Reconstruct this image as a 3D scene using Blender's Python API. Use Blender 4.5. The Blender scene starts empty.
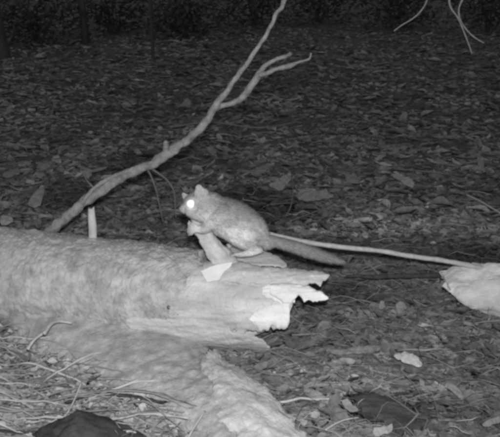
import bpy, bmesh, math, random
import numpy as np
from mathutils import Vector, noise, Matrix

random.seed(7)
rng = np.random.default_rng(11)
scene = bpy.context.scene
col = scene.collection

# ------------------------------------------------------------------ camera
H, PITCH, FPX = 0.95, math.radians(19.9), 687.0
cam_d = bpy.data.cameras.new('trail_camera')
cam_d.sensor_width = 36.0
cam_d.lens = 36.0 * FPX / 500.0
cam_d.clip_start = 0.02
cam_d.clip_end = 400
cam = bpy.data.objects.new('trail_camera', cam_d)
cam.location = (0, 0, H)
cam.rotation_euler = (math.radians(90) - PITCH, 0, 0)
col.objects.link(cam)
scene.camera = cam

# ------------------------------------------------------------------ night sky
world = bpy.data.worlds.new('World')
scene.world = world
world.use_nodes = True
wn, wl = world.node_tree.nodes, world.node_tree.links
sky = wn.new('ShaderNodeTexSky')
sky.sky_type = 'NISHITA'
sky.sun_disc = False
sky.sun_elevation = math.radians(2)
sky.sun_rotation = math.radians(200)
bw = wn.new('ShaderNodeRGBToBW')            # the infra-red sensor sees no colour
wl.new(sky.outputs[0], bw.inputs[0])
wl.new(bw.outputs[0], wn['Background'].inputs['Color'])
wn['Background'].inputs['Strength'].default_value = 0.17

# ------------------------------------------------------------------ the trail camera's infra-red flash, above its lens
fl = bpy.data.lights.new('infrared_flash', 'SPOT')
fl.energy = 138.0
fl.spot_size = math.radians(96)
fl.spot_blend = 1.0
fl.shadow_soft_size = 0.018
fl.color = (1, 1, 1)
flash = bpy.data.objects.new('infrared_flash', fl)
flash.location = (0.01, 0.0, H + 0.075)
flash.rotation_euler = (math.radians(90) - PITCH - math.radians(1), 0, math.radians(5))
col.objects.link(flash)

scene.view_settings.view_transform = 'Standard'
scene.view_settings.look = 'None'
scene.view_settings.exposure = 0.0
scene.view_settings.gamma = 1.0
scene.render.engine = 'CYCLES'
scene.cycles.use_denoising = True
scene.cycles.max_bounces = 3
scene.cycles.pixel_filter_type = 'GAUSSIAN'
scene.cycles.filter_width = 4.4

# ------------------------------------------------------------------ helpers
CP, SP = math.cos(PITCH), math.sin(PITCH)
FWD, UP, RT = Vector((0, CP, -SP)), Vector((0, SP, CP)), Vector((1, 0, 0))
CAM = Vector((0, 0, H))

def ray(px, py):
    return FWD + RT * ((px - 250) / FPX) - UP * ((py - 218.5) / FPX)

def P(px, py, y):                       # the point at distance y along the ground
    d = ray(px, py)
    return CAM + d * (y / d.y)

def Z(px, py, z=0.0):                   # the point at height z
    d = ray(px, py)
    return CAM + d * ((z - H) / d.z)

def mm(y):                              # metres per photo pixel near distance y
    return y / math.cos(math.radians(23)) / FPX

def fbm(v, o=4):
    return noise.fractal(v, 1.0, 2.0, o)

BANK = [tuple(Z(-20, 322, .02)[:2]), tuple(Z(165, 425, .02)[:2])]
def terrain(x, y):
    h = 0.03 * noise.noise((x * 1.1, y * 1.1, 3.1)) + 0.014 * noise.noise((x * 3.7, y * 3.7, 9.0))
    h += 0.05 * max(0, min(1, (y - 3) / 6)) * noise.noise((x * .6, y * .6, 5.5))
    h += max(0, y - 3.5) * 0.012
    if y < 1.9 and x < .05:                      # litter banked up against the foot of the limb
        (x0, y0), (x1, y1) = BANK
        t = max(0, min(1, ((x - x0) * (x1 - x0) + (y - y0) * (y1 - y0)) / ((x1 - x0) ** 2 + (y1 - y0) ** 2)))
        d2 = (x - x0 - t * (x1 - x0)) ** 2 + (y - y0 - t * (y1 - y0)) ** 2
        h += .034 * math.exp(-d2 / .0045)
    return h

def tag(o, label=None, cat=None, group=None, kind=None):
    if label: o['label'] = label
    if cat: o['category'] = cat
    if group: o['group'] = group
    if kind: o['kind'] = kind
    return o

def link(name, me, parent=None):
    o = bpy.data.objects.new(name, me)
    col.objects.link(o)
    if parent: o.parent = parent
    return o

def empty(name, loc=(0, 0, 0)):
    o = bpy.data.objects.new(name, None)
    o.empty_display_size = 0.05
    o.location = loc
    col.objects.link(o)
    return o

def mesh_obj(name, verts, faces, mat, parent=None, smooth=True):
    me = bpy.data.meshes.new(name)
    me.from_pydata([tuple(v) for v in verts], [], faces)
    me.update()
    if smooth: me.shade_smooth()
    me.materials.append(mat)
    o = link(name, me, parent)
    if parent is not None and parent.type == 'EMPTY':
        bpy.context.view_layer.update()
        o.matrix_parent_inverse = Matrix.Translation(-parent.location)
    return o

# ------------------------------------------------------------------ materials (all grey: an infra-red picture)
def mat(name, lo, hi, scale=30, stretch=(1, 1, 1), rough=.9, bump=.4, bscale=120, turn=0.0, attr=False, dark=None, spec=.15, trans=0):
    m = bpy.data.materials.new(name)
    m.use_nodes = True
    n, l = m.node_tree.nodes, m.node_tree.links
    b = n['Principled BSDF']
    b.inputs['Roughness'].default_value = rough
    b.inputs['Specular IOR Level'].default_value = spec
    tc = n.new('ShaderNodeTexCoord')
    mp = n.new('ShaderNodeMapping'); mp.vector_type = 'TEXTURE'; mp.inputs['Scale'].default_value = [1 / q for q in stretch]; mp.inputs['Rotation'].default_value = (0, 0, turn)
    l.new(tc.outputs['Object'], mp.inputs['Vector'])
    nz = n.new('ShaderNodeTexNoise'); nz.inputs['Scale'].default_value = scale
    nz.inputs['Detail'].default_value = 4; nz.inputs['Roughness'].default_value = .65
    l.new(mp.outputs[0], nz.inputs['Vector'])
    rp = n.new('ShaderNodeValToRGB')
    rp.color_ramp.elements[0].position = .3; rp.color_ramp.elements[1].position = .7
    rp.color_ramp.elements[0].color = (lo, lo, lo, 1); rp.color_ramp.elements[1].color = (hi, hi, hi, 1)
    l.new(nz.outputs['Fac'], rp.inputs[0])
    out = rp.outputs[0]
    if dark is not None:               # small dark stains
        n2 = n.new('ShaderNodeTexNoise'); n2.inputs['Scale'].default_value = scale * .35
        n2.inputs['Detail'].default_value = 5
        l.new(mp.outputs[0], n2.inputs['Vector'])
        r2 = n.new('ShaderNodeValToRGB')
        r2.color_ramp.elements[0].position = .34; r2.color_ramp.elements[1].position = .5
        r2.color_ramp.elements[0].color = (dark, dark, dark, 1); r2.color_ramp.elements[1].color = (1, 1, 1, 1)
        l.new(n2.outputs['Fac'], r2.inputs[0])
        mx = n.new('ShaderNodeMix'); mx.data_type = 'RGBA'; mx.blend_type = 'MULTIPLY'
        mx.inputs['Factor'].default_value = 1
        l.new(out, mx.inputs['A']); l.new(r2.outputs[0], mx.inputs['B']); out = mx.outputs['Result']
    if attr:
        at = n.new('ShaderNodeAttribute'); at.attribute_name = 'Col'
        mx = n.new('ShaderNodeMix'); mx.data_type = 'RGBA'; mx.blend_type = 'MULTIPLY'
        mx.inputs['Factor'].default_value = 1
        l.new(out, mx.inputs['A']); l.new(at.outputs['Color'], mx.inputs['B']); out = mx.outputs['Result']
    l.new(out, b.inputs['Base Color'])
    if bump:
        nb = n.new('ShaderNodeTexNoise'); nb.inputs['Scale'].default_value = bscale
        nb.inputs['Detail'].default_value = 4; nb.inputs['Roughness'].default_value = .7
        l.new(mp.outputs[0], nb.inputs['Vector'])
        bp = n.new('ShaderNodeBump'); bp.inputs['Strength'].default_value = bump
        bp.inputs['Distance'].default_value = .01
        l.new(nb.outputs['Fac'], bp.inputs['Height']); l.new(bp.outputs[0], b.inputs['Normal'])
    return m

M = dict(
    soil=mat('forest_soil', .12, .24, 14, (.5, 1, 1), bump=.8, dark=.6),
    bark=mat('rotten_bark', .28, .54, 34, (1, 1, 1), bump=.55, bscale=170, dark=.8),
    torn=mat('torn_wood', .32, .56, 22, (.3, 1, 1), bump=.5, bscale=90, dark=.85),
    torn_slab=mat('torn_slab_wood', .34, .58, 24, (.5, 1, 1), bump=.6, bscale=110, dark=.85, turn=math.radians(-62)),
    chip=mat('fresh_wood_chip', .50, .70, 18, (.4, 1, 1), bump=.25),
    branch=mat('dead_branch', .25, .46, 60, bump=1., bscale=150, dark=.7),
    twig=mat('twig_bark', .13, .24, 60, bump=.3),
    dimtwig=mat('grey_twig_bark', .09, .17, 60, bump=.3),
    stick=mat('pale_stick', .34, .5, 50, bump=.4),
    darkbark=mat('dark_bark', .05, .10, 40, (.5, 1, 1), bump=.7),
    darkstick=mat('dark_stick_bark', .035, .08, 60, bump=.6),
    chunk=mat('weathered_wood', .42, .72, 26, (.5, 1, 1), bump=.8, bscale=80, dark=.75),
    stone=mat('dark_stone', .035, .075, 30, bump=.4, bscale=90),
    leaf=mat('dry_leaf', .6, 1.25, 48, bump=.3, attr=True),
    straw=mat('dry_straw', .75, 1.05, 40, bump=.0, attr=True),
    leafpale=mat('pale_dry_leaf', .27, .40, 60, bump=.35),
    leafbright=mat('bleached_leaf', .40, .52, 60, bump=.3),
    leafmid=mat('brown_dry_leaf', .16, .28, 60, bump=.35),
    strip=mat('bark_strip', .2, .33, 24, (.2, 1, 1), bump=.5),
    fur=mat('fur', .85, 1.1, 90, bump=.35, bscale=220, attr=True, rough=1, spec=.05),
    trunk=mat('tree_bark', .04, .09, 9, (1, 1, .25), bump=.8, bscale=30),
    crown=mat('tree_leaves', .05, .1, 20, bump=0),
    nose=mat('nose_skin', .2, .28, 80, rough=.5, bump=.1),
)
def eye_mat():
    m = bpy.data.materials.new('eyeshine_white')
    m.use_nodes = True
    b = m.node_tree.nodes['Principled BSDF']
    b.inputs['Base Color'].default_value = (.98, .98, .98, 1)  # eyeshine put into the colour: near-white base instead of a real retroreflection
    b.inputs['Roughness'].default_value = .5
    b.inputs['Specular IOR Level'].default_value = 1.0
    return m
M['eye'] = eye_mat()

# ------------------------------------------------------------------ generic solids
def catmull(vals, t):
    n = len(vals) - 1
    i = min(int(t), n - 1); f = t - i
    p0, p1, p2, p3 = vals[max(i - 1, 0)], vals[i], vals[i + 1], vals[min(i + 2, n)]
    return 0.5 * ((2 * p1) + (p2 - p0) * f + (2 * p0 - 5 * p1 + 4 * p2 - p3) * f * f + (3 * p1 - p0 - 3 * p2 + p3) * f ** 3)

def tube_geo(pts, rad, seg=8, sub=4, rough=0.0, freq=30.0, seed=0.0):
    """tapered knobbly tube through pts"""
    n = len(pts) - 1
    cs, rs = [], []
    for k in range(n * sub + 1):
        t = k / sub
        cs.append(catmull(pts, t)); rs.append(max(.0002, catmull(rad, t)))
    V, F = [], []
    ref = Vector((.3, .9, .2)).normalized()
    for k, c in enumerate(cs):
        tan = (cs[min(k + 1, len(cs) - 1)] - cs[max(k - 1, 0)]).normalized()
        u = tan.cross(ref).normalized(); w = tan.cross(u)
        for j in range(seg):
            a = 2 * math.pi * j / seg
            d = u * math.cos(a) + w * math.sin(a)
            r = rs[k]
            if rough: r *= 1 + rough * noise.noise((c + d * r) * freq + Vector((seed, seed, seed)))
            V.append(c + d * r)
    for k in range(len(cs) - 1):
        for j in range(seg):
            a, b = k * seg + j, k * seg + (j + 1) % seg
            F.append((a, b, b + seg, a + seg))
    F.append(tuple(range(seg))[::-1])
    F.append(tuple(range((len(cs) - 1) * seg, len(cs) * seg)))
    return V, F

def tube(name, pts, rad, m, parent=None, **k):
    V, F = tube_geo(pts, rad, **k)
    return mesh_obj(name, V, F, m, parent)

def loft(name, stations, m, parent=None, seg=24, sub=10, amp=.004, freq=22, stretch=.3, jag0=0.0, jag1=0.0, power=2.0, fine=.0, wob=0.0):
    """closed solid through stations (centre, half-width vector, half-depth vector), ragged ends, grain along it"""
    cs = [s[0] for s in stations]; A = [s[1] for s in stations]; B = [s[2] for s in stations]
    n = len(cs) - 1
    K = n * sub + 1
    axis = (cs[-1] - cs[0]).normalized()
    V, F = [], []
    sd = Vector((random.uniform(0, 50), random.uniform(0, 50), random.uniform(0, 50)))
    for k in range(K):
        t = k / sub
        c, a, b = catmull(cs, t), catmull(A, t), catmull(B, t)
        e0 = max(0, 1 - k / (K * .25)); e1 = max(0, 1 - (K - 1 - k) / (K * .35))
        for j in range(seg):
            th = 2 * math.pi * j / seg
            ca, sa = math.cos(th), math.sin(th)
            ca = math.copysign(abs(ca) ** (2 / power), ca); sa = math.copysign(abs(sa) ** (2 / power), sa)
            aw = 1 + wob * (noise.noise((t * 2.1, 3.0 if ca > 0 else 9.0, sd.x)) + .7 * noise.noise((t * 6.5, 3.0 if ca > 0 else 9.0, sd.y)) + .4 * noise.noise((t * 15, 3.0 if ca > 0 else 9.0, sd.z))) if wob else 1
            d = a * ca * aw + b * sa
            p = c + d
            q = p - axis * (p.dot(axis) * (1 - stretch))
            dn = d.normalized() if d.length > 1e-9 else a.normalized()
            p = p + dn * (amp * fbm(q * freq + sd, 4))
            if fine: p = p + dn * (fine * noise.noise(p * 160 + sd))
            jn = noise.noise(Vector((ca * 1.7, sa * 1.7, 0)) + sd) + .6 * noise.noise(Vector((ca * 4.5, sa * 4.5, 3)) + sd) + .4 * noise.noise(Vector((ca * 10, sa * 10, 6)) + sd)
            p = p + axis * (jag1 * jn * e1 * e1) + axis * (jag0 * jn * e0 * e0)
            V.append(p)
    for k in range(K - 1):
        for j in range(seg):
            a, b = k * seg + j, k * seg + (j + 1) % seg
            F.append((a, b, b + seg, a + seg))
    for k, flip in ((0, 1), (K - 1, 0)):
        ci = len(V)
        V.append(sum((V[k * seg + j] for j in range(seg)), Vector()) / seg + axis * (.004 if flip else -.004))
        for j in range(seg):
            a, b = k * seg + j, k * seg + (j + 1) % seg
            F.append((b, a, ci) if flip else (a, b, ci))
    return mesh_obj(name, V, F, m, parent)

def prism(name, pts, thick, m, parent=None, amp=.0015, bend=0.0):
    """flat chip with an outline: pts are world points of the face turned to the camera, thick its depth vector"""
    c = sum(pts, Vector()) / len(pts)
    bm = bmesh.new()
    f = [bm.verts.new(p) for p in pts]; b = [bm.verts.new(p + thick + (c - p) * .08) for p in pts]
    n = len(pts)
    bm.faces.new(f); bm.faces.new(b[::-1])
    for i in range(n):
        bm.faces.new((f[i], b[i], b[(i + 1) % n], f[(i + 1) % n]))
    bmesh.ops.triangulate(bm, faces=bm.faces)
    bmesh.ops.subdivide_edges(bm, edges=bm.edges, cuts=2, use_grid_fill=True)
    bmesh.ops.recalc_face_normals(bm, faces=bm.faces)
    size = max((p - c).length for p in pts)
    tn = thick.normalized()
    for v in bm.verts:
        r = ((v.co - c).length / size)
        v.co += tn * (bend * r * r) + Vector((fbm(v.co * 60), fbm(v.co * 60 + Vector((9, 0, 0))), fbm(v.co * 60 + Vector((0, 9, 0))))) * amp
    me = bpy.data.meshes.new(name); bm.to_mesh(me); bm.free()
    me.materials.append(m)
    return link(name, me, parent)

# ------------------------------------------------------------------ ground
def axis_pos(n, near, far):
    t = np.linspace(-1, 1, n)
    return np.sign(t) * (near * np.abs(t) + (far - near) * np.abs(t) ** 5)
gx = axis_pos(181, 4.5, 90)
gy = 2.5 + axis_pos(201, 4.0, 90)
V = [(x, y, terrain(x, y) if abs(x) < 30 and abs(y) < 40 else max(0, min(y, 40) - 3.5) * .012) for y in gy for x in gx]
nx = len(gx)
F = [(r * nx + c, r * nx + c + 1, (r + 1) * nx + c + 1, (r + 1) * nx + c) for r in range(len(gy) - 1) for c in range(nx - 1)]
g = mesh_obj('ground', V, F, M['soil'])
tag(g, 'dark forest soil under the leaf litter', 'ground', kind='structure')

# ------------------------------------------------------------------ the fallen log
LA = P(-230, 272, 1.96); LB = P(215, 304, 1.676)          # axis of the log
LA.z = .134; LB.z = .110
LD = (LB - LA).normalized()
RA, RB = .156, .131
def log_radius(s):
    L = (LB - LA).length
    return RA + (RB - RA) * max(0, min(1.3, s / L))
def on_log(px, py, lift=0.0):
    d = ray(px, py).normalized()
    t, best, bt = 1.3, 9.0, 1.3
    for _ in range(260):
        p = CAM + d * t
        s = (p - LA).dot(LD)
        q = (p - LA - LD * s).length - log_radius(s)
        if q < best: best, bt = q, t
        if q < 0: break
        t += .003
    return CAM + d * (bt - lift)
LUP = Vector((0, 0, 1)); LSIDE = LD.cross(LUP).normalized()

log = empty('fallen_log', (LB.x - .3, LB.y, 0))
tag(log, 'rotten pale fallen log with splintered broken end, carrying the small animal', 'log')
def log_body():
    seg, K = 230, 560
    L = (LB - LA).length
    V, F = [], []
    for k in range(K + 1):
        s = L * (k / K)
        c = LA + LD * s
        for j in range(seg):
            th = 2 * math.pi * j / seg
            d = LUP * math.cos(th) + LSIDE * math.sin(th)
            r = log_radius(s)
            p = c + d * r
            q = p - LD * (p.dot(LD) * .55)
            dr = .006 * fbm(p * 6 + Vector((4, 1, 2)), 2) +   .0020 * fbm(p * 34, 4) + .0030 * fbm(p * 120 + Vector((1, 1, 8)), 3)
            dr += .003 * max(0, noise.noise(p * 55 + Vector((2, 5, 5))) - .1) - .006 * max(0, noise.noise(p * 28 + Vector((7, 7, 1))) - .35)
            e = max(0, 1 - (K - k) / 95)
            jag = (.05 * noise.noise((math.cos(th) * 2.2, math.sin(th) * 2.2, 5)) + .03 * noise.noise((math.cos(th) * 8, math.sin(th) * 8, 2))) * e
            p = c + d * (r + dr) + LD * (jag - .03 * e)
            V.append(p)
    for k in range(K):
        for j in range(seg):
            a, b = k * seg + j, k * seg + (j + 1) % seg
            F.append((a, b, b + seg, a + seg))
    for k, flip in ((0, 1), (K, 0)):
        ci = len(V); V.append(LA + LD * .03 if flip else LB - LD * .06)
        for j in range(seg):
            a, b = k * seg + j, k * seg + (j + 1) % seg
            F.append((b, a, ci) if flip else (a, b, ci))
    return mesh_obj('bark', V, F, M['bark'], log)
log_body()

def shell(name, rows, lift, thick, m, parent, step=1.1, edge=1.2, surf=None, ns=14, grain=.0035):
    """torn piece of the log's own wall: rows = (px, py_top, py_bottom) along it, ragged edges, grain along it"""
    surf = surf or on_log
    xs = np.arange(rows[0][0], rows[-1][0] + .01, step)
    sd = random.uniform(0, 90)
    V, F = [], []
    R = np.array(rows, float)
    for x in xs:
        t = np.interp(x, R[:, 0], R[:, 1]); b = np.interp(x, R[:, 0], R[:, 2])
        w = min(1, (b - t) / 8)
        t += edge * w * (noise.noise((x * .16, sd, 0)) * 1.6 + noise.noise((x * .5, sd, 1)))
        b += edge * w * (noise.noise((x * .16, sd, 7)) * 1.6 + noise.noise((x * .5, sd, 8)))
        for i in range(ns):
            f = i / (ns - 1)
            py = t + (b - t) * f
            ex = 1 + .0 * f
            p = surf(x, py, lift)
            n_ = (CAM - p).normalized()
            e = 1 - abs(2 * f - 1) ** 6
            g = grain * (noise.noise((x * .035, py * .35 + sd, 1)) + .6 * noise.noise((x * .08, py * .9 + sd, 4)) + .25 * noise.noise((x * .2, py * .5 + sd, 9)))
            V.append(p + n_ * (g - .005 * (1 - e)))
    n1 = len(V)
    for q in range(n1):
        p = V[q]
        V.append(p - (CAM - p).normalized() * thick)
    K = len(xs)
    for k_ in range(K - 1):
        for i in range(ns - 1):
            a_ = k_ * ns + i
            F.append((a_, a_ + 1, a_ + ns + 1, a_ + ns))
            F.append((n1 + a_, n1 + a_ + ns, n1 + a_ + ns + 1, n1 + a_ + 1))
        for i in (0, ns - 1):
            a_ = k_ * ns + i
            q = (a_, a_ + ns, n1 + a_ + ns, n1 + a_)
            F.append(q if i == 0 else q[::-1])
    for k_ in (0, K - 1):
        for i in range(ns - 1):
            a_ = k_ * ns + i
            q = (a_, n1 + a_, n1 + a_ + 1, a_ + 1)
            F.append(q if k_ == 0 else q[::-1])
    return mesh_obj(name, V, F, m, parent)

# solid torn core then the ragged pieces of its wall
core = []
for px, t, b, y in ((150, 262, 340, 1.70), (195, 263, 342, 1.675), (230, 266, 338, 1.66), (258, 269, 328, 1.655), (276, 271, 318, 1.65)):
    T, Bm = P(px, t + 3, y + .035), P(px, b - 2, y - .045)
    core.append(((T + Bm) / 2, (T - Bm) / 2, Vector((0, .075, .02))))
loft('torn_wood', core, M['torn'], log, seg=64, sub=20, amp=.007, freq=26, stretch=.16, jag1=.022, power=2.2, fine=.0008)
shell('torn_wood', [(168, 312, 316), (174, 304, 321), (184, 286, 324), (193, 268, 327), (215, 261, 330), (240, 264, 334), (256, 267, 331), (262, 268, 332), (269, 269, 328), (276, 271, 329), (281, 272, 325), (287, 276, 326), (290, 280, 312), (294, 284, 300)], .008, .02, M['torn'], log, edge=3, ns=40, grain=.006)
shell('splinter', [(203, 262, 270), (222, 261, 282), (245, 262, 285), (262, 266, 284), (282, 268, 286), (296, 269, 287), (305, 270, 286), (310, 270.5, 284), (316, 271.5, 283), (320, 272, 287), (323, 272, 281), (326, 273, 280), (330, 274, 276)], .016, .012, M['torn'], log)
shell('splinter', [(270, 284, 294), (282, 283, 302), (291, 283, 304), (295, 284, 299), (298, 284, 295), (301, 284, 297), (304, 285, 303), (308, 286, 300), (313, 288, 302), (320, 291, 301), (326, 295, 300), (329, 297, 299)], .024, .010, M['chip'], log, edge=.9)
shell('splinter', [(249, 318, 320), (255, 312, 326), (260, 308, 332), (268, 305, 330), (272, 304, 325), (280, 303, 329), (287, 304, 328), (290, 309, 322)], .013, .010, M['chip'], log, edge=1.7)
shell('splinter', [(262, 286, 296), (272, 283, 300), (282, 284, 308), (287, 286, 310), (291, 291, 307), (295, 295, 303)], .014, .010, M['chip'], log, edge=2)
shell('splinter', [(126, 319, 326), (140, 317, 331), (165, 318, 336), (190, 321, 344), (207, 324, 348), (220, 328, 351), (235, 331, 350), (243, 333, 352), (249, 334, 349), (256, 337, 353), (261, 340, 356), (266, 343, 352), (271, 347, 350)], .010, .012, M['torn'], log, edge=1.6, ns=18)
top = lambda y0: (lambda px, py, lift: P(px, py, y0 - (py - 258) * .004))
shell('splinter', [(212, 250, 262), (224, 246, 264), (234, 247, 265), (246, 250, 266), (262, 250, 266), (271, 253, 266), (277, 256, 267), (283, 260, 268), (287, 264, 267)], 0, .03, M['torn'], log, edge=.8, surf=top(1.665))
# the upright spike the animal grips
def spike():
    st = []
    for px, py, hw, y in ((230, 272, 13, 1.63), (219, 255, 10, 1.63), (207, 239, 7.6, 1.637), (198, 227, 6, 1.645), (191, 217, 3, 1.65)):
        c = P(px, py, y)
        ax = (P(191, 219, y) - P(228, 268, y)).normalized()
        w = ax.cross(FWD).normalized() * hw * mm(1.65)
        st.append((c, w, FWD * (hw * .55 * mm(1.65))))
    return loft('splinter', st, M['torn_slab'], log, seg=32, sub=12, amp=.009, freq=55, stretch=.14, jag1=.02, wob=.16, fine=.001)
spike()
# limb of the log that runs to the lower right, with a torn pale slab
def limb():
    """flat rotten limb that spreads from under the log to the lower right"""
    path = [(40, 305, .05, .12, .06), (95, 328, .03, .17, .058), (138, 354, .012, .165, .058), (180, 386, .008, .135, .056), (220, 416, .01, .105, .06), (262, 450, .005, .09, .055), (300, 485, .0, .08, .05)]
    ax = (Z(262, 450, .0) - Z(110, 330, .04)).normalized()
    w = ax.cross(Vector((0, 0, 1))).normalized()
    st = [(Z(px, py, z), w * r, Vector((0, 0, h))) for px, py, z, r, h in path]
    return loft('limb', st, M['bark'], log, seg=110, sub=34, amp=.0055, freq=30, stretch=1.0, jag1=.03, fine=.0030)
limb()
st = []
for px, py, z, hw in ((206, 355, .062, .018), (220, 372, .066, .036), (237, 393, .066, .056), (256, 418, .062, .066), (276, 445, .055, .068), (300, 478, .04, .05)):
    c = Z(px, py, z)
    ax = (Z(276, 445, .055) - Z(220, 372, .066)).normalized()
    w = ax.cross(Vector((.1, -.3, 1))).normalized()
    st.append((c, w * hw, Vector((.006, -.01, .020))))
loft('torn_slab', st, M['torn_slab'], log, seg=72, sub=24, amp=.013, freq=30, stretch=.45, jag0=.03, jag1=.02, fine=.002, wob=.14)
shell('splinter', [(204, 348, 352), (207, 349, 358), (211, 352, 360), (216, 358, 361)], 0, .012, M['torn'], log, edge=.6, surf=lambda px, py, l: P(px, py, 1.53))
# knots on the bark
for (px, py, r) in ((169, 307, 3.0), (178, 313, 2.2), (181, 309, 1.6)):
    p = on_log(px, py)
    tube('knot_hole', [p - LSIDE * 0 + FWD * .006, p - FWD * .006], [r * mm(1.6), r * mm(1.6) * .7], M['darkbark'], log, seg=7, sub=2, rough=.4, freq=200)

def chip(name, outline, label, cat, m, lift=.004, thick=.007, yk=None, group=None, bend=0.0):
    pts = []
    for px, py in outline:
        pts.append(on_log(px, py, lift) if yk is None else P(px, py, yk))
    if yk is None:                     # a rigid chip: flatten onto the plane through its centre, facing up and out
        ym = sum(p.y for p in pts) / len(pts)
        sl = [(p.y - ym) * .6 + ym for p in pts]
        pts = [P(px, py, s) for (px, py), s in zip(outline, sl)]
    o = prism(name, pts, FWD * thick, m, bend=bend)
    return tag(o, label, cat, group)
chip('wood_chip', [(201, 271), (207, 282), (219, 280), (224, 272), (231, 266), (232, 262), (221, 264), (210, 267)],
     'bright white wood chip lying on the log just below the animal', 'wood chip', M['chip'], lift=.036, thick=.006)
chip('wood_chip', [(25, 230), (31, 242), (38, 245), (45, 240), (43, 233), (35, 229)],
     'pale flake lying on top of the log near the foot of the leaning branch', 'wood chip', M['leafpale'], lift=.010)

# ------------------------------------------------------------------ stub standing on the log
p0 = P(93, 241, 1.775); p1 = P(92, 222, 1.775); p2 = P(91.5, 208, 1.785)
stub = loft('broken_stick', [(p0, RT * .012, Vector((0, .009, 0))), (p1, RT * .0105, Vector((0, .008, 0))), (p2, RT * .009, Vector((0, .007, 0)))],
            M['stick'], seg=14, sub=6, amp=.002, freq=60, jag1=.006)
tag(stub, 'short pale broken stick standing upright on the log beneath the leaning branch', 'stick')

# ------------------------------------------------------------------ the leaning dead branch
br = empty('leaning_branch', Z(5, 284, 0))
br.location.z = 0
tag(br, 'long dead forked branch leaning up to the right from behind the log', 'branch')
k2 = mm(2.05) / 2
def chain(rows, ys):
    return [P(r[0], r[1], y) for r, y in zip(rows, ys)], [r[2] * k2 for r in rows]
main = [(12, 276, 12), (35, 248, 12), (55, 227, 12), (75, 210, 11.5), (100, 191, 11.5), (130, 173, 11), (152, 164, 12), (168, 153, 13), (185, 142, 10), (205, 122, 9.5), (215, 107, 9.2), (229, 88, 6.2), (241, 71.5, 6), (254, 53, 5.2), (265, 36, 4.8), (277, 14, 5.2), (284, 2, 5.5), (289, -12, 4), (300, -45, 3.6), (306, -80, 3)]
ys = np.linspace(1.99, 2.2, len(main))
pts, rad = chain(main, ys)
rad = [r * (.84 - .16 * i / len(rad)) for i, r in enumerate(rad)]
fine_p, fine_r = [], []
for i in range((len(pts) - 1) * 3 + 1):
    t = i / 3
    w = .0035 if t > 1.5 else 0
    c = catmull(pts, t); q = Vector((noise.noise((t * 1.9, 0, 1)), noise.noise((t * 1.9, 5, 1)), noise.noise((t * 1.9, 9, 1))))
    fine_p.append(c + q * w * 1.6); fine_r.append(catmull(rad, t) * (1 + .16 * noise.noise((t * 2.7, 3, 3)) + .22 * max(0, noise.noise((t * 1.3, 8, 8)) - .25)))
pts, rad = fine_p, fine_r
pts[0].z = -.03
tube('stem', pts, rad, M['branch'], br, seg=16, sub=5, rough=.34, freq=55)
def bchain(name, rows, y0, y1, m='branch', seg=9, rough=.25):
    a, r = chain(rows, np.linspace(y0, y1, len(rows)))
    return tube(name, a, r, M[m], br, seg=seg, sub=5, rough=rough, freq=45)
bchain('side_branch', [(212, 110, 6), (221, 106, 5.5), (233, 103, 5), (243, 97, 6.5), (250, 88, 7), (257, 78, 6.5), (260, 72, 5.5), (266, 65, 4), (277, 59, 4), (287, 56, 3.6), (291, 53, 3.8)], 2.13, 2.05)
bchain('side_branch', [(259, 75, 4.5), (268, 73, 4.4), (276, 69, 3.4), (289, 66, 4.2), (299, 62, 2.2), (309, 59, 2), (311, 53, 1.6)], 2.07, 2.0)
bchain('side_branch', [(282, 8, 3.5), (285, -2, 3.5), (284, -14, 3), (282, -40, 2.4), (280, -70, 1.6)], 2.165, 2.1)
bchain('stub', [(168, 155, 8), (166, 148, 6), (166, 141, 3.4)], 2.07, 2.05)
bchain('twig', [(146, 168, 2.4), (151, 176, 2), (156, 190, 1.5), (160, 208, 1.2), (163, 222, 1)], 2.06, 2.08, 'dimtwig', 6)
bchain('twig', [(148, 167, 2.4), (158, 173, 2), (168, 181, 1.9), (174, 192, 1.4), (175, 206, 1.1), (176, 218, .8)], 2.06, 2.08, 'dimtwig', 6)
bchain('twig', [(82, 204, 4), (88, 195, 4), (97, 186, 4), (108, 179, 4), (122, 173, 4), (136, 169, 4)], 2.01, 2.045, 'branch', 8)
bchain('twig', [(95, 189, 1.8), (90, 184, 1.8), (86, 179, 1.4), (85, 175, .8)], 2.02, 2.03, 'dimtwig', 6)

# ------------------------------------------------------------------ pale stick lying from the log across to the wood chunk
rows = [(262, 234, 5.5), (280, 237, 6), (300, 241, 5.8), (325, 245, 5.6), (350, 248, 5.4), (380, 251, 5.4), (410, 256, 5.6), (440, 260, 5.6), (462, 264, 6), (480, 268, 6.5), (497, 270, 6)]
pts = [P(228, 246, 1.705), P(246, 240, 1.765)] + [P(r[0], r[1], y) for r, y in zip(rows, np.linspace(1.81, 1.84, len(rows)))]
rad = [.006, .007] + [r[2] * mm(1.84) / 2 * (.88 + .2 * noise.noise((i * 1.7, 2, 2))) for i, r in enumerate(rows)]
s = tube('long_stick', pts, rad, M['stick'], seg=12, sub=8, rough=.25, freq=40)
tag(s, 'long thin pale stick running right from behind the tail to the wood chunk', 'stick')
# dark stick on the ground below it
rows = [(344, 291.5, 1.5), (356, 290.5, 4), (372, 291.5, 4.6), (390, 290.6, 5), (420, 291, 5), (446, 291.5, 5), (470, 293, 4)]
pts = [Z(r[0], r[1], .014) for r in rows]
for p in pts: p.z += terrain(p.x, p.y) + .04
s = tube('dark_stick', pts, [r[2] * mm(1.9) / 2 for r in rows], M['darkstick'], seg=10, sub=6, rough=.3, freq=40)
tag(s, 'straight dark stick on the ground pointing at the wood chunk', 'stick')

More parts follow.
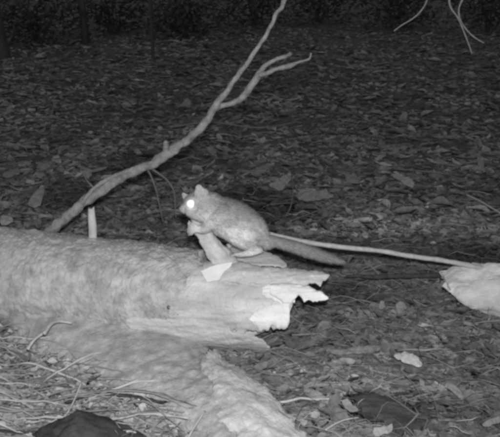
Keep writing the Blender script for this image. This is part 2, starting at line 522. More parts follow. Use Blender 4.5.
# ------------------------------------------------------------------ weathered chunk of wood at the right edge
st = []
for px, t, b, y in ((444, 276, 284, 1.83), (449, 271, 290, 1.83), (458, 270, 298, 1.82), (475, 268, 307, 1.81), (500, 266, 317, 1.79), (540, 272, 332, 1.76), (590, 288, 350, 1.72)):
    T, Bm = P(px, t, y + .03), P(px, b, y - .02)
    st.append(((T + Bm) / 2, (T - Bm) / 2, Vector((0, .05 if px > 450 else .03, .01))))
ch = loft('wood_chunk', st, M['chunk'], seg=64, sub=20, amp=.010, freq=26, stretch=.5, jag0=.02, fine=.002)
tag(ch, 'blunt pale chunk of weathered wood at the right edge of the picture', 'wood')

# ------------------------------------------------------------------ the animal: a small long-tailed glider clinging to the splinter
AY = 1.655
k = mm(AY)
def sphere_chain(nodes, sy=1.0, seg=18):
    """closed tapered solid: nodes = (px, py, r_px, dy[m])"""
    pts = [P(n[0], n[1], AY + (n[3] if len(n) > 3 else 0)) for n in nodes]
    rad = [n[2] * k for n in nodes]
    V, F = [], []
    a = pts[0] + (pts[0] - pts[1]).normalized() * rad[0]; b = pts[-1] + (pts[-1] - pts[-2]).normalized() * rad[-1]
    # round ends
    P2 = [a] + [pts[0] + (pts[0] - pts[1]).normalized() * rad[0] * .7] + pts + [pts[-1] + (pts[-1] - pts[-2]).normalized() * rad[-1] * .7] + [b]
    R2 = [rad[0] * .12] + [rad[0] * .7] + rad + [rad[-1] * .7] + [rad[-1] * .12]
    V, F = tube_geo(P2, R2, seg=seg, sub=4)
    if sy != 1.0:
        yc = sum(p.y for p in pts) / len(pts)
        V = [Vector((v.x, yc + (v.y - yc) * sy, v.z)) for v in V]
    return V, F

parts = []
parts.append(sphere_chain([(184, 208.8, 4.6, -.006), (187, 207.8, 7.2, -.004), (192, 205.5, 11, 0), (199, 204.5, 14.2, .002), (207, 206.5, 15.0, .004), (214, 210, 14.6, .006), (222, 213.5, 16, .008), (231, 218, 18.2, .01), (241, 225, 19, .01), (250, 231, 17.4, .01), (258, 237, 13.5, .01), (266, 241, 8.5, .01), (273, 241.5, 5, .01)], sy=.9))
parts.append(sphere_chain([(262, 239, 6, .01), (273, 241, 4.8, .008), (283, 243.5, 5, .006), (296, 247.5, 5.6, .004), (310, 252, 5.6, .002), (324, 256.5, 4.8, 0), (334, 259.5, 3.4, -.004), (342, 261.5, 1.6, -.006)], sy=1.0))
# haunch, shank and hind foot
parts.append(sphere_chain([(252, 234, 10, -.010), (244, 233.5, 11, -.019), (233, 231.5, 9.6, -.021), (222, 229.5, 6.6, -.021), (216, 229, 4.4, -.018)]))
parts.append(sphere_chain([(226, 232, 5, -.026), (236, 240, 5, -.032), (248, 246, 4.6, -.034), (257, 250, 4, -.03)]))
parts.append(sphere_chain([(259, 250, 3.6, -.03), (252, 252.5, 3.2, -.034), (244, 254, 3, -.036), (237, 254.5, 2.4, -.036)]))
for dy, ex, ey in ((-.046, 231, 256.5), (-.040, 229.5, 255), (-.033, 230, 253.5), (-.027, 232, 252.5)):
    parts.append(sphere_chain([(240, 254.3, 1.5, -.036), (235, 254.5, 1.4, (dy - .036) / 2), (ex, ey, 1.0, dy)], seg=8))
# near foreleg to the splinter
parts.append(sphere_chain([(220, 213, 11, -.010), (213, 220, 8.5, -.020), (207, 227, 5.4, -.028)]))
parts.append(sphere_chain([(206, 228, 4.8, -.03), (201, 229.5, 4, -.034), (196, 229, 3.4, -.036)]))
for ex, ey, mx, my in ((188.5, 226, 192, 226), (187.5, 229, 191, 229), (187.5, 232, 191, 231.5), (188.5, 235, 192, 233.5)):
    parts.append(sphere_chain([(196, 229.2, 2.2, -.036), (mx, my, 1.5, -.036), (ex, ey, 1.1, -.026)], seg=8))
parts.append(sphere_chain([(197, 228, 2, -.036), (194.5, 224.5, 1.5, -.04), (191.5, 223, 1.1, -.034)], seg=8))
# far foreleg
parts.append(sphere_chain([(214, 218, 7, .03), (206, 224, 5, .034), (198, 225.5, 3.6, .03), (193, 224.5, 2.6, .02)]))
for ex, ey in ((189, 221), (188, 223.5), (188.5, 226)):
    parts.append(sphere_chain([(194, 224.5, 2, .022), (191, 223.5, 1.5, .018), (ex, ey, 1.0, .008)], seg=8))
# ears: thin cupped cones
def ear(base, tip, w, dy):
    return sphere_chain([(base[0], base[1], w, dy), ((base[0] * 2 + tip[0]) / 3, (base[1] * 2 + tip[1]) / 3, w * 1.02, dy), ((base[0] + tip[0] * 2) / 3, (base[1] + tip[1] * 2) / 3, w * .9, dy - .002), (tip[0], tip[1], w * .62, dy - .003)], sy=.45, seg=14)
parts.append(ear((201.5, 196), (199, 188.5), 6.6, -.014))
parts.append(ear((205, 196), (205, 190.5), 3.6, -.012))
parts.append(ear((187.5, 199), (183.5, 194.5), 3.6, .022))
# cheek and brow
parts.append(sphere_chain([(190, 211, 5.5, -.012), (197, 213, 8, -.016), (204, 214, 8, -.016)]))
V, F = [], []
for v, f in parts:
    o_ = len(V); V += v; F += [tuple(i + o_ for i in q) for q in f]
tmp = mesh_obj('animal_raw', V, F, M['fur'])
rm = tmp.modifiers.new('r', 'REMESH'); rm.mode = 'VOXEL'; rm.voxel_size = .0017; rm.use_smooth_shade = True
sm = tmp.modifiers.new('s', 'SMOOTH'); sm.iterations = 13; sm.factor = .5
dg = bpy.context.evaluated_depsgraph_get()
me = bpy.data.meshes.new_from_object(tmp.evaluated_get(dg))
bpy.data.objects.remove(tmp)
me.name = 'glider_body'
animal = empty('glider', (P(235, 254, AY).x, AY, P(235, 254, AY).z))
tag(animal, 'small furry long-tailed animal with one white eye clinging to the broken log', 'animal')
bpy.context.view_layer.update()
body = link('body', me, animal)
body.matrix_parent_inverse = Matrix.Translation(-animal.location)
me.materials.clear(); me.materials.append(M['fur'])
def to_px(v):
    d = v - CAM
    z = d.dot(FWD)
    return 250 + d.x / z * FPX, 218.5 - d.dot(UP) / z * FPX
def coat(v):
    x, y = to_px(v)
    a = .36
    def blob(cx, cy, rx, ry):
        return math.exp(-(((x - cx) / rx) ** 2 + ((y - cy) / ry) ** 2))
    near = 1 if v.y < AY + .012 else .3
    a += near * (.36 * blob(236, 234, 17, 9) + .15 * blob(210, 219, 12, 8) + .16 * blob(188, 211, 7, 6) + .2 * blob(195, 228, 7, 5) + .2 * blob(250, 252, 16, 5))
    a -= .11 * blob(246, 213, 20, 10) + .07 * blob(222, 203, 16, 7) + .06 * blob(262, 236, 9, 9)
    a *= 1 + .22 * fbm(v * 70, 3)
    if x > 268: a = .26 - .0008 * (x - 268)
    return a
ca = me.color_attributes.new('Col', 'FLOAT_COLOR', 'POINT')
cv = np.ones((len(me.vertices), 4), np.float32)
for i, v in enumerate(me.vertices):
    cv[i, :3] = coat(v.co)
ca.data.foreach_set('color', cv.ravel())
# fur strands combed back along the body
def fur_strands(n):
    me.calc_loop_triangles()
    vs = np.array([v.co[:] for v in me.vertices]); nr = np.array([v.normal[:] for v in me.vertices])
    tr = np.array([t.vertices[:] for t in me.loop_triangles])
    A, B, C_ = vs[tr[:, 0]], vs[tr[:, 1]], vs[tr[:, 2]]
    ar = np.linalg.norm(np.cross(B - A, C_ - A), axis=1)
    ti = rng.choice(len(tr), n, p=ar / ar.sum())
    u, v = rng.random(n), rng.random(n)
    fl_ = u + v > 1; u[fl_] = 1 - u[fl_]; v[fl_] = 1 - v[fl_]
    p = A[ti] + (B - A)[ti] * u[:, None] + (C_ - A)[ti] * v[:, None]
    nn = nr[tr[ti, 0]]
    back = np.array((.88, 0, -.42)) + rng.normal(0, .22, (n, 3))
    d = back - nn * (back * nn).sum(1)[:, None]
    d /= np.linalg.norm(d, axis=1)[:, None] + 1e-9
    px = 250 + p[:, 0] / ((p - np.array(CAM)) @ np.array(FWD)) * FPX
    dz = (p - np.array(CAM)) @ np.array(FWD)
    py = 218.5 - ((p - np.array(CAM)) @ np.array(UP)) / dz * FPX
    L = np.where(px > 272, .0095, np.where(px < 210, .0048, .0090)) * rng.uniform(.6, 1.3, n)
    L[(px < 198) & (py > 219)] *= .3
    L[(py > 248) & (px < 262)] *= .35
    L[(px < 205) & (py < 193)] *= .5
    eye_d = np.hypot(px - 191, py - 204)
    keep = ~((eye_d < 6.5) & (p[:, 1] < AY))
    p, nn, d, L = p[keep], nn[keep], d[keep], L[keep]
    n = len(p)
    side = np.cross(d, nn); side *= (.00042 / (np.linalg.norm(side, axis=1) + 1e-9))[:, None]
    mid = p + d * (L * .55)[:, None] + nn * (L * .26)[:, None]
    tip = p + d * L[:, None] + nn * (L * .5)[:, None]
    W = np.stack([p - side, p + side, mid + side * .8, mid - side * .8, tip], 1).reshape(-1, 3)
    fc = []
    fm = bpy.data.meshes.new('fur')
    base = np.arange(n) * 5
    quads = np.stack([base, base + 1, base + 2, base + 3], 1); tris = np.stack([base + 3, base + 2, base + 4], 1)
    fm.vertices.add(len(W)); fm.vertices.foreach_set('co', W.ravel())
    loops = np.concatenate([np.concatenate([quads, tris], 1).ravel()])
    fm.loops.add(len(loops)); fm.loops.foreach_set('vertex_index', loops)
    starts = np.stack([np.arange(n) * 7, np.arange(n) * 7 + 4], 1).ravel()
    fm.polygons.add(2 * n); fm.polygons.foreach_set('loop_start', starts)
    fm.update(calc_edges=True); fm.validate()
    c = np.ones((len(W), 4), np.float32)
    jit = rng.uniform(.55, 1.4, n)
    for i in range(n):
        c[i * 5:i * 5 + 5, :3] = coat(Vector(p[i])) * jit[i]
    a_ = fm.color_attributes.new('Col', 'FLOAT_COLOR', 'POINT'); a_.data.foreach_set('color', c.ravel())
    fm.materials.append(M['fur'])
    o = link('fur', fm, animal)
    o.matrix_parent_inverse = Matrix.Translation(-animal.location)
    tag(o, kind='stuff')
fur_strands(42000)
def ball(name, c, rx, m, parent, sc=(1, 1, 1), seg=20):
    bm = bmesh.new()
    bmesh.ops.create_uvsphere(bm, u_segments=seg, v_segments=seg // 2 + 2, radius=rx)
    for v in bm.verts: v.co = Vector((v.co.x * sc[0], v.co.y * sc[1], v.co.z * sc[2])) + c
    me_ = bpy.data.meshes.new(name); bm.to_mesh(me_); bm.free(); me_.shade_smooth(); me_.materials.append(m)
    o = link(name, me_, parent)
    o.matrix_parent_inverse = Matrix.Translation(-parent.location)
    return o
def surface_y(px, py):
    d = ray(px, py).normalized()
    ok, loc, nrm, idx = body.ray_cast(CAM - Vector((0, 0, 0)) if False else body.matrix_world.inverted() @ CAM, d)
    return loc.y if ok else AY - .03
bpy.context.view_layer.update()
ey = surface_y(191, 204)
e = ball('eye', P(191, 204, ey + .001), 4.5 * k, M['eye'], animal, (1, .6, 1))
e['label'] = 'round eye coloured white for its shine in the flash'
ball('nose', P(181, 208.5, surface_y(182.5, 208.5) + .003), 1.9 * k, M['nose'], animal, (1, 1, .8), 12)

# ------------------------------------------------------------------ hanging twigs at the upper right, on a sapling outside the frame
TY = 1.95
sap = empty('sapling', (1.02, 2.0, 0))
tag(sap, 'slender bare sapling whose thin twigs hang into the upper right corner', 'sapling')
tube('trunk', [Vector((1.02, 2.0, -.05)), Vector((1.0, 2.01, .5)), Vector((.97, 1.99, 1.0)), Vector((.95, 1.97, 1.5)), Vector((.97, 1.95, 2.1))], [.016, .014, .012, .010, .006], M['twig'], sap, seg=10, rough=.15)
hub = [Vector((.955, 1.97, 1.35)), P(510, -110, TY), P(470, -75, TY), P(445, -52, TY), P(430, -42, TY)]
tube('bough', hub, [.007, .0055, .0045, .0035, .0026], M['twig'], sap, seg=8, rough=.15)
def twig(rows, y, r=2.1):
    n = len(rows)
    tube('twig', [P(a, b, y) for a, b in rows], [mm(y) * (r / 2) * (1 - .55 * i / n) for i in range(n)], M['twig'], sap, seg=7, sub=5, rough=.2, freq=60)
twig([(431, -43), (430, -20), (427, 0), (420, 12), (412, 19), (402, 25), (394, 31)], TY, 1.9)
twig([(452, -57), (450, -28), (449, -3), (451, 8), (458, 18), (464, 32), (469, 45), (472, 54)], TY, 2.1)
twig([(470, -75), (470, -30), (464, -5), (459, 8), (460, 19), (466, 29), (474, 37), (484, 43)], TY - .012, 2.1)

# ------------------------------------------------------------------ background trees
def tree(px, y, wpx, label, lean=0.0):
    base = Z(px, 60, 0); d = ray(px, 0)
    x = (px - 250) / FPX * y * 1.02
    z0 = terrain(x, y)
    r = wpx / 2 * y * 1.02 / FPX
    t = empty('tree', (x, y, z0))
    tag(t, label, 'tree', 'trees in the dark background')
    h = random.uniform(6.5, 9)
    pts = [Vector((x + lean * f + .05 * math.sin(f * 7 + px), y, z0 - .1 + h * f)) for f in (0, .03, .15, .35, .6, .85, 1)]
    tube('trunk', pts, [r * q for q in (1.7, 1.2, 1, .85, .65, .35, .1)], M['trunk'], t, seg=12, sub=8, rough=.2, freq=9)
    V, F = [], []
    for i in range(5):
        f = .5 + .09 * i
        a = random.uniform(0, 6.3); p0 = catmull(pts, f * 6); L = random.uniform(.9, 1.6)
        p3 = p0 + Vector((math.cos(a) * L, math.sin(a) * L, L * .8))
        tube('limb', [p0, p0.lerp(p3, .5) + Vector((0, 0, -.06)), p3], [r * .4, r * .25, r * .08], M['trunk'], t, seg=7)
        for _ in range(110):
            c = p3 + Vector((random.gauss(0, .55), random.gauss(0, .55), random.gauss(0, .4)))
            u = Vector((random.gauss(0, 1), random.gauss(0, 1), random.gauss(0, 1))).normalized() * .09
            w = u.cross(Vector((random.random(), random.random(), 1))).normalized() * .03
            n = len(V); V += [c - u, c + w, c + u, c - w]; F.append((n, n + 1, n + 2, n + 3))
    mesh_obj('crown', V, F, M['crown'], t, smooth=False)
tree(16, 7.6, 9, 'dim tree trunk at the far left of the dark background', -.2)
tree(90, 9.2, 6, 'dim tree trunk between the far left trunk and the thin sapling behind', .1)
tree(152, 7.4, 2.6, 'very thin upright tree trunk in the dark above the leaning branch', .1)

def shrub(px, y, w, h, label):
    x = (px - 250) / FPX * y * 1.02
    z0 = terrain(x, y)
    t = empty('shrub', (x, y, z0)); tag(t, label, 'shrub', 'low shrubs in the dark background')
    V, F = [], []
    for i in range(7):
        a = random.uniform(0, 6.3); tip = Vector((x + math.cos(a) * w * .6 * random.random(), y + math.sin(a) * w * .5 * random.random(), z0 + h * random.uniform(.6, 1.1)))
        b0 = Vector((x + random.gauss(0, .04), y, z0 - .03))
        tube('stem', [b0, b0.lerp(tip, .5) + Vector((0, 0, .08)), tip], [.012, .008, .003], M['trunk'], t, seg=6)
        for _ in range(150):
            c = b0.lerp(tip, random.uniform(.15, 1.1)) + Vector((random.gauss(0, w * .22), random.gauss(0, w * .22), random.gauss(0, h * .12)))
            if c.z < z0 + .02: continue
            u = Vector((random.gauss(0, 1), random.gauss(0, 1), random.gauss(0, .6))).normalized() * random.uniform(.03, .07)
            ww = u.cross(Vector((random.random(), random.random(), 1))).normalized() * .02
            n = len(V); V += [c - u, c + ww, c + u, c - ww]; F.append((n, n + 1, n + 2, n + 3))
    mesh_obj('foliage', V, F, M['crown'], t, smooth=False)
for i, (px, y, w, h, lb) in enumerate((
    (48, 9.0, 1.1, .7, 'dim low shrub between the two left background trunks'),
    (120, 10.5, 1.2, .8, 'dim low shrub left of the thin background trunk'),
    (185, 9.6, 1.0, .6, 'dim low shrub right of the thin background trunk'),
    (258, 11.5, 1.4, .7, 'dim low shrub behind the upper part of the leaning branch'),
    (315, 12.0, 1.3, .8, 'dim low shrub behind the forked tip of the branch'),
    (392, 11.0, 1.3, .7, 'dim low shrub behind the leftmost hanging twig'),
    (475, 10.5, 1.2, .8, 'dim low shrub in the dark at the upper right corner'))):
    shrub(px, y, w, h, lb)

# ------------------------------------------------------------------ leaf litter and straw (too many to count)
def build_np(name, W, polys, cols, m):
    """W verts (n,3), polys (f,4), cols (n,)"""
    fm = bpy.data.meshes.new(name)
    fm.vertices.add(len(W)); fm.vertices.foreach_set('co', np.ascontiguousarray(W, np.float32).ravel())
    fm.loops.add(polys.size); fm.loops.foreach_set('vertex_index', polys.ravel().astype(np.int32))
    fm.polygons.add(len(polys)); fm.polygons.foreach_set('loop_start', np.arange(len(polys), dtype=np.int32) * 4)
    fm.update(calc_edges=True)
    fm.shade_smooth()
    c = np.ones((len(W), 4), np.float32); c[:, :3] = cols[:, None]
    a = fm.color_attributes.new('Col', 'FLOAT_COLOR', 'POINT'); a.data.foreach_set('color', c.ravel())
    fm.materials.append(m)
    return link(name, fm)

def spots(n, y0, y1, power):
    u = rng.random(n)
    a = 1 - power
    y = (y0 ** a + u * (y1 ** a - y0 ** a)) ** (1 / a)
    x = rng.uniform(-1, 1, n) * (.58 * y + .4)
    z = np.array([terrain(float(p), float(q)) for p, q in zip(x, y)])
    return x, y, z

DARK_PATCH = [(250, 208, .24, .34), (64, 197, .17, .22), (132, 164, .22, .2), (388, 420, .10, .07), (480, 262, .16, .12), (345, 300, .14, .08)]
DARK_PATCH_P = [(Z(px, py, 0), a, b) for px, py, a, b in DARK_PATCH]
def dark_patch(x, y):                                   # soft-edged patches where the litter colour is darker
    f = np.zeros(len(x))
    for c, a, b in DARK_PATCH_P:
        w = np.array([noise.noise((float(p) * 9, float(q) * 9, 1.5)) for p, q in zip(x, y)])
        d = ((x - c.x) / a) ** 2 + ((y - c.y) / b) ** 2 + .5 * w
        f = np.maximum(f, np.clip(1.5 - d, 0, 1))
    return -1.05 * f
def leaf_field(name, n, y0, y1, power, lmin, lmax, wr, tilt, lift, alb, label, xs=None):
    x, y, z = spots(n, y0, y1, power)
    if xs:
        x = rng.uniform(xs[0], xs[1], n)
        z = np.array([terrain(float(p), float(q)) for p, q in zip(x, y)])
    L = rng.uniform(lmin, lmax, n); L *= 1 + .12 * np.clip(y - 3, 0, 4)
    Wd = L * rng.uniform(wr[0], wr[1], n)
    yaw = rng.normal(0, .9, n) + np.where(rng.random(n) < .5, 0, np.pi)
    pit, rol = rng.normal(0, tilt, n), rng.normal(0, tilt * 1.2, n)
    curl = rng.uniform(-.2, 1.1, n) * L * .35; bend = rng.normal(0, .22, n) * L
    cup = rng.uniform(-.1, .5, n) * Wd
    S = 6
    ts = np.linspace(-.5, .5, S)
    shp = np.array([.06, .62, 1, .95, .6, .05])
    pts = []
    for t, s in zip(ts, shp):
        for w in (-1, 0, 1):
            lx = t * L
            rag = 1 + (rng.normal(0, .13, n) if w else 0)
            ly = w * .5 * s * Wd * rag + bend * (t * t * 4 - .3) * .5
            lz = curl * (t * t * 2) + cup * abs(w) * s + rng.normal(0, .0018, n)
            pts.append(np.stack([lx, ly, lz], 1))
    Q = np.stack(pts, 1)                                   # n, 18, 3
    cr, sr = np.cos(rol), np.sin(rol); cp, sp_ = np.cos(pit), np.sin(pit); cy, sy = np.cos(yaw), np.sin(yaw)
    X, Y_, Zz = Q[..., 0], Q[..., 1], Q[..., 2]
    Y1 = Y_ * cr[:, None] - Zz * sr[:, None]; Z1 = Y_ * sr[:, None] + Zz * cr[:, None]
    X2 = X * cp[:, None] - Z1 * sp_[:, None]; Z2 = X * sp_[:, None] + Z1 * cp[:, None]
    X3 = X2 * cy[:, None] - Y1 * sy[:, None]; Y3 = X2 * sy[:, None] + Y1 * cy[:, None]
    hz = lift * rng.random(n) + L * .12 * np.abs(np.sin(pit))
    Wv = np.stack([X3 + x[:, None], Y3 + y[:, None], Z2 + (z + hz)[:, None]], 2).reshape(-1, 3)
    base = np.arange(n)[:, None] * 18
    q = []
    for a in range(S - 1):
        for b in range(2):
            i = a * 3 + b
            q.append(np.stack([base[:, 0] + i, base[:, 0] + i + 3, base[:, 0] + i + 4, base[:, 0] + i + 1], 1))
    polys = np.stack(q, 1).reshape(-1, 4)
    pt = np.array([noise.noise((float(a) * 3.2, float(b) * 5.0, 2.2)) + .6 * noise.noise((float(a) * 9, float(b) * 13, 7)) for a, b in zip(x, y)])
    c = np.repeat(np.clip(alb * np.exp(rng.normal(0, .2, n) + .7 * pt + dark_patch(x, y) + .75 * ((x < -.15) & (y < 1.66))), .035, .48), 18)
    o = build_np(name, Wv, polys, c, M['leaf'])
    tag(o, label, 'leaf litter', kind='stuff')
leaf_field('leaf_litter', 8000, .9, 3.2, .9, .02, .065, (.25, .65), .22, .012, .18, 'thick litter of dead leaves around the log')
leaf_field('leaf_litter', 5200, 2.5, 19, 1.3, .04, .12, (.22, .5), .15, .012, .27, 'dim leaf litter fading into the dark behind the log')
def crumb_field(name, n, y0, y1, power, smin, smax, alb, label):
    """broken leaf mulch: small bent four-cornered scraps, brightness in drifts"""
    x, y, z = spots(n, y0, y1, power)
    L = rng.uniform(smin, smax, n) * (1 + .10 * np.clip(y - 2.5, 0, 6)); Wd = L * rng.uniform(.3, .8, n)
    yaw = rng.normal(0, .8, n); ti, ro = rng.normal(0, .22, n), rng.normal(.12, .25, n)
    cy, sy = np.cos(yaw), np.sin(yaw)
    hz = z + .002 + .012 * rng.random(n) ** 2
    W = []
    for a, b in ((-.5, -.35), (.45, -.5), (.5, .4), (-.4, .5)):
        lx = (a + rng.normal(0, .1, n)) * L; ly = (b + rng.normal(0, .1, n)) * Wd
        W.append(np.stack([x + lx * cy - ly * sy, y + lx * sy + ly * cy, hz + lx * np.sin(ti) + ly * np.sin(ro) + rng.normal(0, .0015, n)], 1))
    W = np.stack(W, 1).reshape(-1, 3)
    polys = np.arange(n * 4).reshape(-1, 4)
    pt = np.array([noise.noise((float(a) * 2.2, float(b) * 3.4, 4.2)) + .7 * noise.noise((float(a) * 7, float(b) * 11, 7)) for a, b in zip(x, y)])
    c = np.repeat(np.clip(alb * np.exp(rng.normal(0, .2, n) + .75 * pt + dark_patch(x, y) + .75 * ((x < -.15) & (y < 1.66))), .03, .5), 4)
    tag(build_np(name, W, polys, c, M['leaf']), label, 'leaf litter', kind='stuff')
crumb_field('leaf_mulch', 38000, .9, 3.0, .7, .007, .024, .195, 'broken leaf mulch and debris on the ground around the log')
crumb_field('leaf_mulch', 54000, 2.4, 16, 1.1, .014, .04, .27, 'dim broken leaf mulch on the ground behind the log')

def straw_field(name, n, y0, y1, lmin, lmax, w, alb, label, cat, lift=.02, xs=None):
    x, y, z = spots(n, y0, y1, .6)
    if xs: x = rng.uniform(xs[0], xs[1], n)
    z = np.array([terrain(float(p), float(q)) for p, q in zip(x, y)])
    L = rng.uniform(lmin, lmax, n)
    yaw = rng.normal(-.1, .3, n) if xs else rng.normal(0, .8, n) + np.where(rng.random(n) < .3, 1.2, 0)
    if xs: lmin = 0
    S = 13 if xs else 7
    ts = np.linspace(-.5, .5, S)
    bend, bow, curl2 = rng.normal(0, .3, n) * L, rng.uniform(-.02, .22, n) * L, rng.normal(0, .12, n) * L
    pts = []
    wd = w * rng.uniform(.6, 1.5, n)
    for t in ts:
        tp = max(.15, 1 - (2 * abs(t)) ** 3)
        lx = t * L; ly = (.35 if xs else 1) * bend * t * t * 2 + curl2 * (.1 if xs else 1) * np.sin(t * 9); lz = bow * (.5 - 2 * t * t) + .002 * rng.normal(0, 1, n)
        for sgn in (-1, 1):
            pts.append(np.stack([lx, ly + sgn * wd * .5 * tp, lz + sgn * wd * .3 * tp], 1))
    Q = np.stack(pts, 1)
    cy, sy = np.cos(yaw), np.sin(yaw)
    X3 = Q[..., 0] * cy[:, None] - Q[..., 1] * sy[:, None]; Y3 = Q[..., 0] * sy[:, None] + Q[..., 1] * cy[:, None]
    Wv = np.stack([X3 + x[:, None], Y3 + y[:, None], Q[..., 2] + (z + .004 + lift * rng.random(n))[:, None]], 2).reshape(-1, 3)
    base = np.arange(n) * (2 * S)
    polys = np.stack([np.stack([base + 2 * i, base + 2 * i + 2, base + 2 * i + 3, base + 2 * i + 1], 1) for i in range(S - 1)], 1).reshape(-1, 4)
    c = np.repeat(np.clip(alb * np.exp(rng.normal(0, .35, n)), .03, .5), 2 * S)
    o = build_np(name, Wv, polys, c, M['straw'])
    tag(o, label, cat, kind='stuff')
straw_field('dry_grass', 2600, .9, 2.1, .05, .17, .0011, .22, 'tangle of fine dry grass and straw over the litter', 'dry grass', lift=.035)
straw_field('twig_litter', 1500, 1.0, 7.0, .06, .26, .0032, .19, 'scattered thin twigs lying through the leaf litter', 'twig litter')
straw_field('bark_shreds', 240, .95, 1.62, .08, .30, .0030, .32, 'shreds of fallen bark and straw below the left of the log', 'bark litter', lift=.03, xs=(-.95, -.22))
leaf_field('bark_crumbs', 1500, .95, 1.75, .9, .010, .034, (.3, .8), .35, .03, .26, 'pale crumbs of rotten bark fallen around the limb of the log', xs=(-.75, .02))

# ------------------------------------------------------------------ single leaves and sticks that stand out
def smooth_outline(o, sub=3):
    n = len(o); r = []
    for i in range(n):
        p = [np.array(o[(i + j - 1) % n], float) for j in range(4)]
        for q in range(sub):
            f = q / sub
            v = .5 * (2 * p[1] + (p[2] - p[0]) * f + (2 * p[0] - 5 * p[1] + 4 * p[2] - p[3]) * f * f + (3 * p[1] - p[0] - 3 * p[2] + p[3]) * f ** 3)
            r.append((v[0] + random.gauss(0, .25), v[1] + random.gauss(0, .25)))
    return r
def hero_leaf(outline, label, m, z=.02, stand=0.0, curl=.006, name='fallen_leaf', cat='leaf', thick=.0025):
    cx = sum(p[0] for p in outline) / len(outline); by = max(p[1] for p in outline)
    base = Z(cx, by, z)
    base.z = z + terrain(base.x, base.y)
    outline = smooth_outline(outline)
    pts = []
    for px, py in outline:
        yb = Z(px, by, base.z).y
        flat = Z(px, py, base.z).y
        pts.append(P(px, py, yb + (flat - yb) * (1 - stand)))
    o = prism(name, pts, Vector((0, thick * .6, -thick)), m, amp=.004, bend=curl)
    return tag(o, label, cat)
hero_leaf([(394, 355), (400, 352), (409, 352), (417, 356), (423, 364), (416, 366), (408, 363), (400, 360)], 'pale oval leaf lying alone on the litter right of the log', M['leafbright'], .05, .35)
hero_leaf([(269, 184), (277, 180), (284, 175), (290, 172), (291, 178), (286, 185), (280, 190)], 'pale pointed leaf standing up just above the back of the animal', M['leafmid'], .03, .75)
hero_leaf([(298, 192), (304, 188), (316, 190), (330, 192), (333, 197), (322, 199), (308, 201), (298, 198)], 'broad flat bark flake lying behind the animal and tail', M['leafmid'], .04, .6, name='bark_flake', cat='bark')
hero_leaf([(392, 174), (399, 173), (408, 177), (414, 182), (413, 187), (405, 184), (397, 179)], 'pale slanting leaf among the litter at right middle distance', M['leafpale'], .04, .5)
hero_leaf([(345, 174), (354, 175), (360, 178), (356, 183), (347, 181)], 'small greyish leaf left of the pale slanting leaf', M['leafmid'], .04, .5)
hero_leaf([(0, 216), (5, 214), (11, 217), (12, 221), (5, 224), (0, 223)], 'pale curled leaf at the left edge just above the log', M['leafpale'], .05, .5)
hero_leaf([(83, 170), (86, 167), (90, 169), (91, 174), (88, 178), (84, 175)], 'small round leaf above the twig of the leaning branch', M['leafmid'], .05, .8)
hero_leaf([(28, 201), (35, 193), (42, 184), (45, 190), (42, 200), (37, 207), (30, 206)], 'large curled leaf standing on edge left of the leaning branch', M['leafmid'], .05, .7)
hero_leaf([(2, 174), (10, 169), (20, 168), (19, 173), (8, 177)], 'flat leaf lying at the left edge in the middle distance', M['leafmid'], .04, .4)
hero_leaf([(38, 165), (46, 160), (52, 162), (48, 168), (40, 169)], 'small leaf in the litter left of the round leaf', M['leafmid'], .04, .5)
hero_leaf([(254, 170), (262, 165), (270, 162), (272, 166), (264, 172), (256, 174)], 'dull leaf left of the pale pointed standing leaf', M['leafmid'], .04, .5)
hero_leaf([(13, 321), (17, 316), (24, 316), (27, 322), (22, 326), (15, 325)], 'curled white leaf in the litter against the left of the log', M['chip'], .03, .6)
hero_leaf([(26, 322), (34, 320), (43, 321), (38, 325), (29, 326)], 'narrow pale leaf beside the curled white leaf by the log', M['leafpale'], .03, .5)
hero_leaf([(342, 402), (347, 398), (353, 404), (359, 410), (352, 412), (346, 409)], 'pale folded leaf at the edge of the dark bark at lower right', M['leafmid'], .03, .7)
hero_leaf([(312, 413), (315, 410), (319, 411), (320, 415), (316, 418), (312, 416)], 'tiny white leaf scrap in the litter right of the torn slab', M['leafpale'], .03, .8)
hero_leaf([(301, 421), (304, 419), (307, 421), (306, 424), (302, 424)], 'tiny pale leaf scrap below the white scrap near the bottom edge', M['leafpale'], .03, .8)
hero_leaf([(381, 300), (385, 301), (386, 306), (381, 308), (379, 304)], 'pale torn leaf scrap below the dark stick', M['leafmid'], .03, .7)
hero_leaf([(398, 300), (404, 302), (406, 309), (400, 312), (396, 307)], 'second pale leaf scrap below the dark stick, right of the first', M['leafmid'], .03, .7)
hero_leaf([(448, 382), (456, 386), (464, 394), (462, 398), (454, 393), (447, 388)], 'short pale leaf in the litter at lower right', M['leafmid'], .03, .5)
hero_leaf([(482, 424), (490, 419), (499, 416), (500, 420), (491, 426)], 'pale narrow leaf in the bottom right corner', M['leafmid'], .03, .5)
hero_leaf([(478, 152), (482, 158), (485, 169), (481, 170), (477, 162)], 'small pale leaf standing in the litter near the right edge', M['leafmid'], .04, .7)
hero_leaf([(375, 428), (384, 426), (392, 423), (391, 433), (376, 435)], 'grey bark piece at the bottom edge below the dark bark', M['strip'], .03, .5, name='bark_flake', cat='bark')
hero_leaf([(330, 349), (345, 349), (365, 346), (380, 344), (378, 350), (360, 353), (338, 355)], 'long grey leaf lying flat left of the pale oval leaf', M['leafmid'], .025, .3)

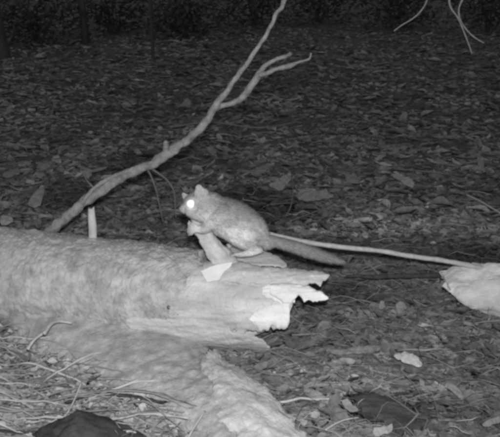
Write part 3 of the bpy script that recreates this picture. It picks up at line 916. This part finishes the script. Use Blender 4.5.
# dark rotten bark pieces
def slab(rows, z, label, m='darkbark', th=.012, name='bark_slab', cat='bark', amp=.006):
    st = []
    for px, t, b in rows:
        T, Bm = Z(px, t, z), Z(px, b, z)
        zz = terrain(Bm.x, Bm.y)
        T.z += zz; Bm.z += zz
        st.append(((T + Bm) / 2, (T - Bm) / 2, Vector((0, 0, th))))
    o = loft(name, st, M[m], seg=28, sub=10, amp=amp * 2, freq=25, stretch=.6, jag0=.05, jag1=.05, wob=.4)
    return tag(o, label, cat)
slab([(352, 400, 406), (368, 399, 420), (390, 402, 434), (408, 408, 440), (422, 420, 432)], .012, 'dark broken slab of bark near the bottom edge at lower right', th=.014)

# long strips of bark and straw at the lower left
def strip(rows, r, label, z=.03, m='strip'):
    pts = [Z(a, b, z) for a, b in rows]
    for p in pts: p.z += terrain(p.x, p.y)
    st = []
    n = len(pts)
    for i, p in enumerate(pts):
        q = (1 - .5 * abs(2 * i / (n - 1) - 1) ** 3)
        tan = (pts[min(i + 1, n - 1)] - pts[max(i - 1, 0)]).normalized()
        w = tan.cross(Vector((0, .45, 1))).normalized()
        st.append((p, w * r * q, w.cross(tan).normalized() * r * .28))
    o = loft('bark_strip', st, M[m], seg=14, sub=14, amp=r * .45, freq=70, stretch=.35, jag0=.02, jag1=.02, wob=.5)
    return tag(o, label, 'bark strip', 'bark strips at the lower left')
strip([(-30, 372), (0, 386), (15, 393), (33, 402)], .010, 'pale wedge of bark pointing in from the left edge below the log', .035, 'stick')
strip([(-30, 403), (10, 404), (40, 402.5), (70, 405), (100, 408), (128, 413)], .008, 'long pale bark strip running across just above the dark stone', .035)
strip([(20, 394), (50, 393.5), (85, 393), (125, 398), (160, 404), (192, 413)], .008, 'upper long bark strip ending beside the limb of the log', .045)
strip([(90, 414), (120, 418), (150, 421), (190, 424)], .010, 'pale bark strip right of the dark stone near the bottom edge', .03, 'stick')
strip([(66, 398), (95, 397), (130, 404), (165, 412)], .010, 'dark strip of bark lying between the paler bark strips', .03, 'darkbark')
strip([(-20, 420), (10, 424), (40, 421)], .011, 'dark strip of bark in the bottom left corner', .03, 'darkbark')
def lone_stick(rows, r, label, z=.03, m='stick', up=0.0, name='thin_stick'):
    n = len(rows)
    pts = [Z(a, b, z + up * i / (n - 1)) for i, (a, b) in enumerate(rows)]
    for p in pts: p.z += terrain(p.x, p.y)
    o = tube(name, pts, [r * (1 - .4 * i / n) for i in range(n)], M[m], seg=7, sub=5, rough=.2, freq=60)
    return tag(o, label, 'stick')
lone_stick([(186, 440), (194, 428), (205, 413)], .0028, 'short pale straw crossing the bark at the bottom edge', .06)
lone_stick([(28, 352), (36, 346), (47, 341)], .004, 'short pale stick slanting in the litter below the left of the log', .075)
lone_stick([(45, 341), (52, 333), (60, 327), (72, 325)], .005, 'bent pale twig lying on the bark low on the left of the log', .10, 'stick')
lone_stick([(45, 430), (57, 415), (70, 400), (82, 384)], .0022, 'thin straw slanting up the left side of the dark stone', .05)
lone_stick([(286, 216), (291, 205), (293, 190), (292, 174)], .0022, 'thin bent stem standing up behind the tail base', .02, 'twig', up=.1)
lone_stick([(290, 222), (305, 215), (320, 208), (332, 202)], .0028, 'thin straight twig slanting right behind the tail', .04, 'twig')
lone_stick([(394, 165), (420, 168), (445, 172), (462, 179)], .004, 'long curved twig in the litter at right middle distance', .04, 'twig')
lone_stick([(466, 195), (480, 203), (502, 215)], .0045, 'pale straight twig at the right edge behind the long stick', .04, 'stick')
lone_stick([(36, 188), (44, 183), (50, 178)], .003, 'short twig slanting over the curled leaf at left', .05, 'twig')
lone_stick([(325, 434), (335, 428), (345, 424), (358, 422)], .0018, 'thin grass stem curving at the bottom edge left of the dark bark', .035, 'stick')
lone_stick([(170, 128), (210, 124), (260, 128), (300, 122)], .007, 'long dim stick lying in the litter behind the leaning branch', .04, 'twig')

# dark stone at the bottom left
def stone():
    c = Z(90, 434, .03)
    bm = bmesh.new()
    bmesh.ops.create_icosphere(bm, subdivisions=5, radius=1)
    for v in bm.verts:
        d = v.co.normalized()
        r = 1 + .16 * fbm(d * 1.3 + Vector((3, 8, 1)), 2) + .10 * fbm(d * 5, 5)
        pk = max(0, 1 - abs(d.x + .22) * .85)
        v.co = c + Vector((d.x * .125 * r, d.y * .06 * r, d.z * .060 * r * (.25 + .75 * pk ** 2) - .016))
    me_ = bpy.data.meshes.new('stone'); bm.to_mesh(me_); bm.free(); me_.shade_smooth(); me_.materials.append(M['stone'])
    o = link('stone', me_)
    tag(o, 'dark rounded stone cut by the bottom edge at the left', 'stone')
stone()
